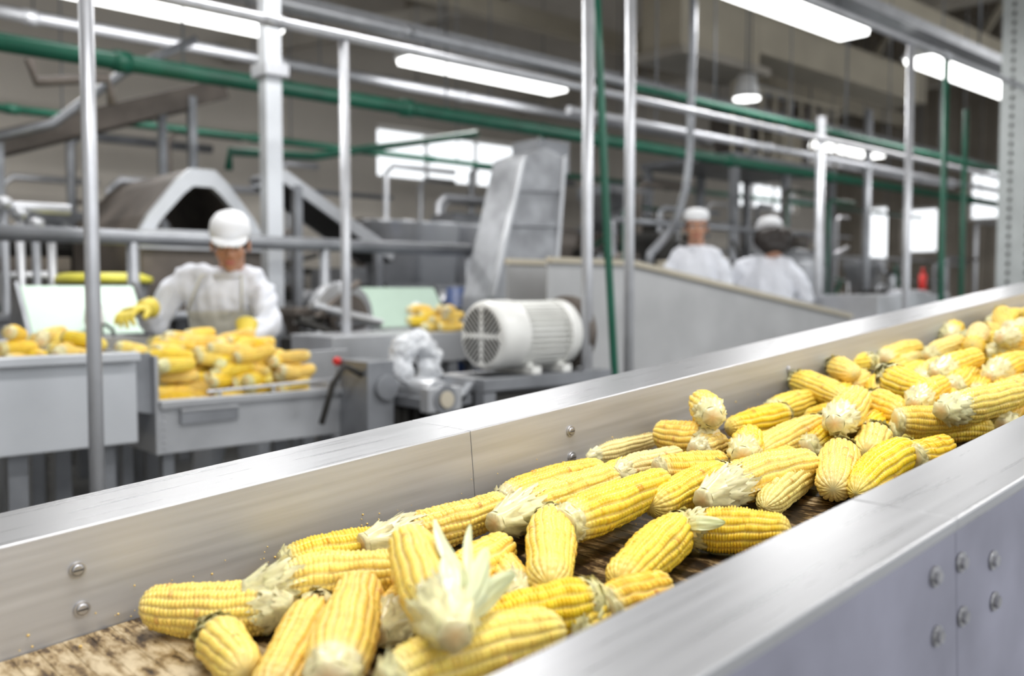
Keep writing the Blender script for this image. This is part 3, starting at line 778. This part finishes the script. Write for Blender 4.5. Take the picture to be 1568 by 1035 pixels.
# tall elevator housing
b=MB(); y0=4.55
P0=on_y(752,455,y0);P1=on_y(846,455,y0);P2=on_y(862,240,y0);P3=on_y(835,226,y0);P4=on_y(800,240,y0);P0b=on_y(748,560,y0);P1b=on_y(842,560,y0)
poly=[(P0b.x,P0b.z),(P1b.x,P1b.z),(P1.x,P1.z),(P2.x,P2.z),(P3.x,P3.z),(P4.x,P4.z),(P0.x,P0.z)]
b.prism(poly,'y',y0,y0+.3,elevm)
for a_,c_ in((P0,P4),(P1,P2)): b.bar(V((a_.x,y0-.01,a_.z)),V((c_.x,y0-.01,c_.z)),.04,.03,steel)
for t in(.25,.5,.75): p=P0.lerp(P4,t);q=P1.lerp(P2,t); b.bar(V((p.x,y0-.012,p.z)),V((q.x,y0-.012,q.z)),.02,.015,steel_d)
b.box((P3.x+.1,y0+.15,P3.z-.05),(.3,.28,.22),steel_d)
for xx in(P0b.x+.05,P1b.x-.05):
    for yy in(y0+.05,y0+.25): b.bx(xx-.03,xx+.03,yy-.03,yy+.03,0,P0b.z,steel_d)
b.build('elevator_housing',.006)
# hooded steamer
b=MB(); y0=5.6; hx0=X(218,y0); hx1=X(402,y0); zlo=Z(222,350,y0); zhi=Z(300,258,y0); w=hx1-hx0
prof=[(0,0),(.06,.22),(.30,.82),(.40,1.0),(.60,1.0),(.70,.82),(.94,.22),(1,0)]
oc=[(hx0+p[0]*w,zlo+p[1]*(zhi-zlo)) for p in prof]
ic=[(hx0+w*(.5+(p[0]-.5)*.78),zlo+p[1]*(zhi-zlo)*.72) for p in prof][::-1]
n=len(prof)
for k in range(n-1):
    b.prism([oc[k],oc[k+1],ic[n-2-k],ic[n-1-k]],'y',y0,y0+.06,steel_l)
for k in range(n-1):
    a_,c_=oc[k],oc[k+1]; b.prism([a_,c_,(c_[0]*.99+.01*(hx0+w/2),c_[1]-.015),(a_[0]*.99+.01*(hx0+w/2),a_[1]-.015)],'y',y0+.06,y0+1.3,dark2)
b.bx(hx0,hx1,y0,y0+1.3,zlo-.5,zlo,dark2); b.bx(hx0-.02,hx1+.02,y0-.03,y0,zlo-.12,zlo,steel)
for xx in(hx0+.05,hx1-.05):
    for yy in(y0+.05,y0+1.25): b.bx(xx-.04,xx+.04,yy-.04,yy+.04,0,zlo-.5,steel_d)
b.build('steam_hood',.004)
def incline(px0,py0,px1,py1,y,w,h,m,name='inclined_conveyor'):
    p=on_y(px0,py0,y); q=on_y(px1,py1,y); b=MB()
    for yy in(y,y+w): b.bar(V((p.x,yy,p.z)),V((q.x,yy,q.z)),.03,h,m)
    n=int((q-p).length/.15)
    for i in range(n): c=p.lerp(q,i/n); b.cyl((c.x,y,c.z),(c.x,y+w,c.z),.03,steel_d,8)
    b.add([(p.x,y,p.z-.05),(q.x,y,q.z-.05),(q.x,y+w,q.z-.05),(p.x,y+w,p.z-.05)],[(0,1,2,3)],dark)
    for t in(.12,.85):
        c=p.lerp(q,t)
        for yy in(y,y+w): b.bx(c.x-.03,c.x+.03,yy-.03,yy+.03,0,c.z,steel_d)
    b.build(name,.003)
incline(-60,232,345,135,7.0,.6,.16,dark2)
incline(432,268,602,392,5.9,.45,.09,steel)
def guard(y,px0,px1,z,n,r=.03,m=steel):
    xa=X(px0,y); xb=X(px1,y); b=MB(); b.cyl((xa,y,z),(xb,y,z),r,m,12); b.cyl((xa,y,z-.42),(xb,y,z-.42),r*.7,m,12)
    for i in range(n+1): x=xa+(xb-xa)*i/n; b.cyl((x,y,0),(x,y,z),r*.8,m,12)
    b.build('guard_rail')
guard(4.95,-200,720,Z(0,356,4.95),3,.04,steel_d); guard(8.35,1100,1500,1.9,5,.03); guard(6.1,940,1260,2.0,4,.03,steel_d)

def machine(x,y,w,d,h,zl,seed,body=steel_d,acc=dark2,name='processing_machine'):
    r=random.Random(seed); b=MB()
    for sx in(0,1):
        for sy in(0,1): b.bx(x+sx*(w-.08),x+sx*(w-.08)+.08,y+sy*(d-.08),y+sy*(d-.08)+.08,0,zl,steel_d)
    b.bx(x,x+w,y,y+d,zl,zl+.06,steel); b.bx(x+.05,x+w*.55,y+.05,y+d-.05,zl+.06,zl+h*.5,body)
    hx=x+w*.3; b.loft([((hx,y+d/2,zl+h*.5),w*.16,d*.25),((hx,y+d/2,zl+h*.9),w*.32,d*.5),((hx,y+d/2,zl+h),w*.32,d*.5)],acc,4,a=V((.7071,.7071,0)),b=V((-.7071,.7071,0)),smooth=False)
    cx=x+w*.78; b.cyl((cx,y+.1,zl+.3),(cx,y+d-.1,zl+.3),.2,steel,20); b.cyl((cx,y+.04,zl+.3),(cx,y+.1,zl+.3),.13,acc,20)
    b.cyl((cx,y+d/2,zl+.5),(cx,y+d/2,zl+h*.8),.06,steel,12); b.cyl((cx,y+d/2,zl+h*.8),(cx,y+d/2,zl+h*.8+.06),.12,dark,12)
    for i in range(9):
        px_=x+r.uniform(0,w); z_=zl+r.uniform(0,h*.9)
        b.tube([(px_,y-.04,z_),(px_+r.uniform(-.3,.3),y-.06,z_),(px_+r.uniform(-.4,.4),y-.05,z_+r.uniform(-.5,.3))],r.uniform(.015,.035),r.choice([steel,galv,dark,green,dark2,steel]),8)
    for i in range(5):
        px_=x+r.uniform(.1,w-.1); z_=zl+r.uniform(.1,h*.6); b.box((px_,y-.03,z_),(r.uniform(.06,.2),.08,r.uniform(.06,.2)),r.choice([dark,cream,steel_l,beige2,dark]))
    b.bx(x-.03,x+w+.03,y-.02,y,zl-.35,zl-.27,steel_d)
    b.build(name,.006)
machine(X(-20,7.2),7.3,1.6,.9,.9,.8,1,dark2,dark); machine(X(120,8.4),8.4,2.0,.9,1.2,.8,2,steel_d,dark)
machine(X(330,6.6),7.0,1.5,.9,.8,.8,3,dark2,steel_d); machine(X(470,5.3),5.4,.9,.35,.45,.7,4,dark,dark2)
machine(X(560,8.3),8.6,2.3,1,1.1,1.0,5,steel_d,dark2); machine(X(880,5.8),6.3,1.5,.6,1.0,.9,6,dark,dark2)
machine(X(1050,6.6),7.2,1.8,.8,1.1,1.1,8,dark2,dark); machine(X(940,8.9),9.2,2.6,1,1.5,1.4,9,dark2,steel_d)
machine(X(1150,5.0),5.4,1.6,.6,.7,.9,10,steel_d,dark); machine(X(1240,6.6),7,2,.7,1.1,1.0,12,steel,dark2)
machine(X(1400,4.3),4.6,1.4,.5,.5,.8,13,steel_d,dark); machine(X(1330,5.6),5.6,1.6,.6,.9,.8,14,dark2,steel)
machine(X(-10,5.6),5.9,.8,.8,.8,.7,15,steel_d,dark2); machine(X(0,9.8),10,2.6,.7,1.2,.9,16,dark2,steel_d)
machine(X(455,4.5),4.55,.5,.3,.35,.85,17,dark,dark2); machine(X(700,7.2),7.4,1.4,.6,.9,1.2,18,dark2,steel_d)
machine(X(880,4.4),4.7,.8,.4,.7,1.0,19,dark,dark2); machine(X(1000,5.0),5.0,.9,.4,.6,1.2,20,dark2,dark); machine(X(640,5.4),5.5,.7,.4,.4,.8,21,dark,dark2)
# overhead mezzanine machine
b=MB(); mx=X(1090,7.0); mzp=2.95
b.bx(mx,mx+2.6,6.7,8.2,mzp,mzp+.08,steel_d)
for sx in(.1,1.3,2.5):
    for yy in(6.75,8.15): b.bx(mx+sx-.05,mx+sx+.05,yy-.05,yy+.05,0,mzp,steel_d)
for i in range(9): b.cyl((mx+i*.32,6.72,mzp+.08),(mx+i*.32,6.72,mzp+.95),.02,beige2,8)
for zz in(.5,.95): b.cyl((mx,6.72,mzp+zz),(mx+2.6,6.72,mzp+zz),.02,beige2,8)
b.loft([((mx+.7,7.2,mzp+.08),.25,.2),((mx+.7,7.2,mzp+.5),.5,.3),((mx+.7,7.2,mzp+.8),.5,.3)],dark2,4,a=V((.7071,.7071,0)),b=V((-.7071,.7071,0)),smooth=False)
b.cyl((mx+1.3,7.1,mzp+.5),(mx+2.1,7.1,mzp+.5),.26,dark2,20); b.cyl((mx+2.3,7.15,mzp+.08),(mx+2.3,7.15,mzp+1.0),.14,dark2,20); b.box((mx+1.5,6.95,mzp+.3),(.5,.3,.4),beige2)
b.tube([(mx+.7,7.0,mzp+.8),(mx+.8,6.9,mzp+1.0),(mx+1.6,6.9,mzp+1.0),(mx+1.9,7.1,mzp+.8)],.07,galv,12)
b.build('mezzanine_hopper',.006)
b=MB(); p=on_y(1172,125,6.0); b.cyl((p.x,6.25,p.z-.15),(p.x,6.25,p.z+.12),.16,white_pl,20,r2=.1); b.cyl((p.x,6.25,p.z-.17),(p.x,6.25,p.z-.15),.15,lampm,20); b.cyl((p.x,6.25,p.z+.1),(p.x,6.25,HZ),.012,steel_d,8); b.build('pendant_lamp')
b=MB(); p=on_y(1140,46,8.6); b.ell(p,(.2,.2,.07),lampy,18,8); b.cyl(p+V((0,0,.12)),(p.x,p.y,HZ),.012,steel_d,8); b.cyl(p+V((0,0,.03)),p+V((0,0,.12)),.1,beige2,16,r2=.04); b.build('sodium_pendant_lamp')
b=MB(); p=on_y(1215,300,6.4); b.loft([((p.x,6.4,.5),.3,.3),((p.x,6.4,.8),.42,.42),((p.x,6.4,1.6),.42,.42),((p.x,6.4,1.78),.3,.3),((p.x,6.4,1.84),.08,.08)],steel_d,28,axis=(0,0,1))
for i in range(3): t=i*2.1; b.cyl((p.x+.3*math.cos(t),6.4+.3*math.sin(t),0),(p.x+.3*math.cos(t),6.4+.3*math.sin(t),.8),.035,steel_d,10)
b.build('process_tank')
b=MB()
for i in range(5):
    x=X(600,6.4)+i*.42; b.loft([((x,6.4,1.35),.17,.22),((x,6.4,1.85),.21,.27),((x,6.4,1.88),.23,.29)],steel_l if i%2 else steel,20,axis=(0,0,1))
b.bx(X(600,6.4)-.25,X(600,6.4)+1.95,6.1,6.7,1.28,1.35,steel_d)
for xx in(X(600,6.4)-.2,X(600,6.4)+1.9):
    for yy in(6.15,6.65): b.bx(xx-.03,xx+.03,yy-.03,yy+.03,0,1.28,steel_d)
b.build('wash_bins')
b=MB(); p=on_y(722,440,5.3); b.loft([((p.x,5.2,0),.25,.25),((p.x,5.2,.3),.28,.28),((p.x,5.2,.34),.26,.26),((p.x,5.2,.85),.28,.28),((p.x,5.2,p.z),.25,.25)],bluem,24,axis=(0,0,1)); b.build('blue_drum')
rp=random.Random(3)
b=MB()
for i in range(26):
    y=rp.uniform(8.6,10.6); px_=rp.uniform(-20,1250); x=X(px_,y); z0_=rp.uniform(2.0,3.0)
    r_=rp.uniform(.02,.05); b.tube([(x,y,0),(x,y,z0_),(x+.1,y,z0_+.1),(x+rp.uniform(.5,2),y,z0_+.1)],r_,rp.choice([galv,steel_d,steel_d,dark2,steel]),8)
b.build('pipe_rack')
b=MB()
for i in range(14):
    y=rp.uniform(5.5,7.5); x=X(rp.uniform(950,1560),y); z0_=rp.uniform(1.6,2.6)
    b.tube([(x,y,0),(x,y,z0_),(x+.06,y,z0_+.06),(x+rp.uniform(.3,1.2),y,z0_+.06)],rp.uniform(.015,.035),rp.choice([galv,steel_d,green,dark2]),8)
b.build('pipe_rack')
b=MB()
for i in range(5):
    px_=-15+i*24; x=X(px_,5.5); zz=Z(50,300,5.5)-.05*i; b.cyl((x,5.5,0),(x,5.5,zz),.022,steel_d if i%2 else steel,10); b.ell((x,5.5,zz),(.05,.05,.04),steel,12,8)
b.cyl((X(-40,5.5),5.5,1.75),(X(110,5.5),5.5,1.75),.03,galv,10)
b.build('valve_manifold')
b=MB()
b.tube([on_y(-30,215,6.4),on_y(80,190,6.4),on_y(190,110,6.4),on_y(300,60,6.4)],.03,steel_d,8); b.tube([on_y(45,90,5.9),on_y(55,125,5.9),on_y(165,120,5.9),on_y(172,160,5.9)],.03,dark2,8)
b.tube([on_y(350,260,7),on_y(352,232,7),on_y(480,240,7),on_y(560,228,7),on_y(730,205,7)],.035,green,8)
b.tube([on_y(765,300,6.2),on_y(768,250,6.2),on_y(830,250,6.2),on_y(832,190,6.2)],.03,green,8)
b.build('service_pipes')

# ------------------------------------------------------------------ people
def head_parts(kind,P,c,yaw,pitch,base,par,scale=1.0):
    Rm=Matrix.Rotation(yaw,3,'Z')@Matrix.Rotation(pitch,3,'X')
    T=lambda v: base(V(c)+Rm@(V(v)*scale))
    b=MB()
    b.ell((0,-.012,.035),(.076,.095,.085),skin,24,16); b.ell((0,.02,-.035),(.058,.068,.075),skin,24,16); b.ell((0,.055,-.085),(.028,.025,.022),skin,16,10)
    b.ell((.035,.055,-.02),(.028,.028,.03),skin,14,8); b.ell((-.035,.055,-.02),(.028,.028,.03),skin,14,8); b.ell((0,.068,.035),(.05,.02,.012),skin,14,8)
    b.tube([(0,.078,.02),(0,.098,-.018),(0,.10,-.025)],[.009,.014,.012],skin,10); b.ell((.011,.088,-.026),(.009,.010,.008),skin,10,6); b.ell((-.011,.088,-.026),(.009,.010,.008),skin,10,6)
    for s_ in(-1,1): b.ell((s_*.077,-.005,-.01),(.009,.020,.032),skin,12,8)
    b.tube([(0,-.03,-.03),(0,-.045,-.11),(0,-.055,-.17)],[.06,.054,.062],skin,16)
    remesh_build(b,P+'_head',.0055,4,T=T,parent=par,mats=[skin])
    f=MB()
    for s_ in(-1,1):
        f.ell((s_*.031,.079,.012),(.014,.008,.0085),eyew,12,8); f.ell((s_*.031,.0855,.011),(.006,.004,.006),eyed,10,6)
        f.tube([(s_*.014,.09,.030),(s_*.032,.089,.035),(s_*.05,.078,.029)],[.003,.004,.002],hairm,6)
    f.ell((0,.088,-.052),(.022,.008,.0045),lipm,12,6); f.ell((0,.086,-.060),(.018,.008,.005),lipm,12,6)
    f.build(P+'_face',0,par,T=T)
    h=MB()
    if kind=='cap':
        h.ell((0,-.02,.015),(.081,.092,.07),hairm,24,14)
        h.loft([((0,-.012,.040),.086,.104),((0,-.012,.065),.087,.104),((0,-.014,.100),.080,.095),((0,-.016,.126),.060,.072),((0,-.016,.140),.03,.036),((0,-.016,.142),.006,.007)],capm,28,a=V((1,0,0)),b=V((0,1,0)))
        n=14; top=[]
        for i in range(n+1):
            t=math.pi*i/n; top.append(V((.076*math.cos(t),.06+.095*math.sin(t),.052-.018*math.sin(t)+.010*abs(math.sin(t))*(1-abs(math.cos(t))))))
        inn=[V((.080*math.cos(math.pi*i/n),.05+.045*math.sin(math.pi*i/n),.056)) for i in range(n+1)]
        vs=top+inn+[v-V((0,0,.004)) for v in top]+[v-V((0,0,.004)) for v in inn]; m_=n+1; fs=[]
        for i in range(n): fs+=[(i,i+1,m_+i+1,m_+i),(2*m_+i,3*m_+i,3*m_+i+1,2*m_+i+1),(i,2*m_+i,2*m_+i+1,i+1)]
        h.add(vs,fs,capm,True); h.ell((0,-.016,.144),(.008,.008,.004),capm,8,6)
    elif kind=='net':
        h.ell((0,-.024,.02),(.085,.095,.074),hairm,24,14)
        h.loft([((0,-.016,.055),.082,.098),((0,-.018,.068),.090,.106),((0,-.022,.10),.092,.106),((0,-.024,.130),.070,.082),((0,-.024,.142),.03,.04)],capm,28,a=V((1,0,0)),b=V((0,1,0)))
    else:
        h.ell((0,-.035,-.01),(.116,.114,.112),hairm,26,16); h.ell((0,-.075,-.075),(.125,.07,.09),hairm,20,12); h.ell((.08,-.07,-.02),(.085,.08,.10),hairm,16,10); h.ell((-.07,-.08,-.03),(.085,.07,.09),hairm,16,10)
        h.loft([((0,-.01,.07),.088,.105),((0,-.012,.085),.098,.116),((0,-.016,.12),.102,.116),((0,-.02,.155),.08,.09),((0,-.02,.17),.03,.04)],capm,28,a=V((1,0,0)),b=V((0,1,0)))
    h.build(P+'_headwear',0,par,T=T)
def hand(P,w,d,nrm,base,par,m,side=1,curl=.5,sc=1.0):
    d=V(d).normalized(); nrm=V(nrm); nrm=(nrm-d*nrm.dot(d)).normalized(); s=d.cross(nrm)*side
    w=V(w); b=MB()
    b.loft([(w-d*.03,.028*sc,.024*sc),(w+d*.015*sc,.033*sc,.019*sc),(w+d*.05*sc,.042*sc,.017*sc),(w+d*.088*sc,.041*sc,.014*sc)],m,16,a=s,b=nrm)
    for i,(o,ln) in enumerate([(-.031,.062),(-.0105,.075),(.0105,.080),(.031,.070)]):
        p=w+d*.080*sc+s*o*sc; pts=[p-d*.01]; rs=[.0105*sc]; ang=0; q=p; spread=s*(o*1.6)
        for k,(seg,rr_) in enumerate([(.45,.0102),(.32,.0092),(.23,.0078)]):
            ang+=curl*(.75+.12*i); dd=(d*math.cos(ang)+nrm*math.sin(ang)+spread).normalized(); q=q+dd*ln*seg*sc; pts.append(q); rs.append(rr_*sc)
        b.tube(pts,rs,m,10); b.ell(q,(.0078*sc,)*3,m,8,6)
    p=w+d*.02*sc+s*.030*sc; p1=p+(s*.8+d*.65+nrm*.35).normalized()*.040*sc; p2=p1+(s*.3+d*.9+nrm*.5).normalized()*.030*sc; p3=p2+(d*.8+nrm*.6).normalized()*.022*sc
    b.tube([p-s*.01,p1,p2,p3],[.015*sc,.0125*sc,.011*sc,.009*sc],m,10)
    if m is glovem: b.tube([w-d*.055,w-d*.02,w+d*.01],[.044*sc,.038*sc,.032*sc],m,14)
    remesh_build(b,P,.0035,2,T=base,parent=par,mats=[m])
def person(pos,face,J,kind,headc,yaw,pitch,pelvis,chest,neck,glove=True,apron=True,zf=0.0,sw=1.0,hands=None):
    Fv=V((face[0],face[1],0)).normalized(); S=V((Fv.y,-Fv.x,0)); B0=V((pos[0],pos[1],zf))
    T=lambda v:B0+S*v[0]+Fv*v[1]+V((0,0,v[2]))
    par=empty('factory_worker',B0)
    def Tp(v): return T(v)-B0
    P='worker'
    b=MB(); X1=V((1,0,0))
    pv,ch,nk=V(pelvis),V(chest),V(neck)
    up=V((0,0,1))
    secs=[(pv-up*.12,.185*sw,.140),(pv,.188*sw,.145),(pv.lerp(ch,.4),.175*sw,.135),(pv.lerp(ch,.8),.182*sw,.135),(ch,.188*sw,.135),(ch.lerp(nk,.40),.178*sw,.118),(ch.lerp(nk,.65),.145*sw,.095),(ch.lerp(nk,.85),.095,.075),(nk,.06,.06)]
    b.loft(secs,coat,24,a=X1,b=V((0,1,0)))
    for sd in(1,-1):
        sh,el,wr=[V(q) for q in J['R' if sd>0 else 'L']]
        b.tube([nk+V((sd*.03,0,-.035)),nk.lerp(sh,.5)+V((0,0,.0)),sh+V((-sd*.01,0,.0))],[.05,.055,.06],coat,14)
        b.tube([ch.lerp(nk,.3)+X1*sd*.08,sh-V((sd*.015,0,.02)),sh.lerp(el,.35),sh.lerp(el,.7),el,el.lerp(wr,.4),el.lerp(wr,.8),wr],[.08,.072,.065,.058,.056,.050,.042,.040],coat,16)
        hip=pv+V((sd*.09,0,-.06)); kn=V((sd*.11,pv.y*.5+.03,.50)); an=V((sd*.12,-.02,.10))
        b.tube([hip,hip.lerp(kn,.5),kn,kn.lerp(an,.35),an],[.095,.086,.065,.062,.048],trous,16)
    b.loft([(pv+V((0,.0,-.33)),.215*sw,.170),(pv-up*.1,.188*sw,.145)],coat,24,a=X1,b=V((0,1,0)))
    def mf(c,n):
        if c.z<pv.z-.335: return 1
        if apron and c.z<ch.z+.0 and abs(c.x)<.155 and n.y>.25 and c.y>pv.y-.02: return 2
        return 0
    def fold(c):
        arm=abs(c.x)>.17
        f=.009*noise.noise(V((c.x*11,c.y*11,c.z*6)))+.006*noise.noise(c*26)
        return f+(.016*noise.noise(V((c.x*16,c.y*8,c.z*22+c.x*30))) if arm else .011*noise.noise(V((c.x*22,c.y*9,c.z*5))))
    remesh_build(b,P+'_body',.012,4,T=Tp,parent=par,matfn=mf,mats=[coat,trous,apronm],disp=fold)
    f=MB()
    for sd in(1,-1):
        x=sd*.12; f.loft([((x,.06,.0),.048,.13),((x,.06,.035),.05,.135),((x,.03,.075),.046,.10),((x,-.015,.12),.05,.055),((x,-.02,.30),.058,.06)],boot,18,a=X1,b=V((0,1,0)))
    f.loft([(nk-V((0,.0,.035)),.078,.074),(nk+V((0,.0,.012)),.066,.064),(nk+V((0,.0,.010)),.058,.056)],coat,20,a=X1,b=V((0,1,0)))
    if apron:
        f.tube([ch+V((.12,.13,.0)),ch.lerp(nk,.7)+V((.09,.08,.03)),nk+V((.03,-.06,.0)),nk+V((-.03,-.06,.0)),ch.lerp(nk,.7)+V((-.09,.08,.03)),ch+V((-.12,.13,.0))],.006,apronm,6)
    f.build(P+'_boots_collar',0,par,T=Tp)
    head_parts(kind,P,headc,yaw,pitch,Tp,par)
    for sd,key in((1,'R'),(-1,'L')):
        hd=hands[key]; hand(P+'_hand_'+key,V(J[key][2]),hd[0],hd[1],Tp,par,glovem if glove else skin,side=hd[2],curl=hd[3],sc=1.0 if not glove else 1.08)
    return par
mp=on_d(350,444,4.25)
person((mp.x,mp.y),(-AZ.x,-AZ.y),
  {'R':[(.175,.15,1.355),(.285,.17,1.13),(.255,.36,1.22)],'L':[(-.185,.15,1.34),(-.25,.26,1.14),(-.21,.45,1.12)]},
  'cap',(-.095,.27,1.50),.25,-.38,(0,-.06,.93),(-.01,.10,1.21),(-.055,.18,1.385),sw=.9,
  hands={'R':((.18,.6,-.05),(-.2,-.1,-1),1,.55),'L':((-.1,.55,-.7),(.3,-.6,-.4),-1,.5)})
b=MB(); b.bx(4.6,7.6,3.72,5.0,0,.14,steel_d)
for i in range(30): b.bx(4.62+i*.1,4.66+i*.1,3.74,4.98,.14,.155,steel)
b.build('work_platform',.003)
wp=on_d(1066,444,6.75)
person((wp.x,wp.y),(-AZ.x-.25,-AZ.y+.15),
  {'R':[(.165,0,1.38),(.23,.04,1.13),(.14,.22,1.02)],'L':[(-.165,0,1.38),(-.23,.04,1.13),(-.14,.22,1.02)]},
  'net',(0,.05,1.60),.1,-.12,(0,0,.93),(0,.01,1.25),(0,.01,1.46),apron=False,zf=.155,sw=.9,glove=True,
  hands={'R':((-.3,.8,-.4),(0,-.2,-1),1,.4),'L':((.3,.8,-.4),(0,-.2,-1),-1,.4)})
wp=on_d(1170,444,7.1)
person((wp.x,wp.y),(AZ.x*.9+.25,AZ.y*.9-.2),
  {'R':[(.21,.02,1.32),(.32,.06,1.08),(.18,.25,1.0)],'L':[(-.21,.02,1.32),(-.32,.06,1.08),(-.18,.25,1.0)]},
  'hair',(.03,.10,1.54),.35,-.35,(0,0,.93),(0,.03,1.19),(0,.05,1.40),apron=False,zf=.155,sw=1.22,glove=True,
  hands={'R':((-.3,.8,-.4),(0,-.2,-1),1,.4),'L':((.3,.8,-.4),(0,-.2,-1),-1,.4)})

# ------------------------------------------------------------------ world + camera
w=bpy.data.worlds.new('World'); bpy.context.scene.world=w; w.use_nodes=True
bg=w.node_tree.nodes['Background']; bg.inputs[0].default_value=(.94,.97,1,1); bg.inputs[1].default_value=1.65
cd=bpy.data.cameras.new('camera'); cd.sensor_width=36; cd.lens=36*1400/1568; cd.clip_start=.02; cd.clip_end=100
cam=bpy.data.objects.new('camera',cd); bpy.context.scene.collection.objects.link(cam)
m=Matrix((RT,UP,-FW)).transposed().to_4x4(); m.translation=O; cam.matrix_world=m
cd.dof.use_dof=True; cd.dof.focus_distance=1.25; cd.dof.aperture_fstop=2.8
bpy.context.scene.camera=cam
bpy.context.scene.view_settings.view_transform='Standard'
bpy.context.view_layer.update()
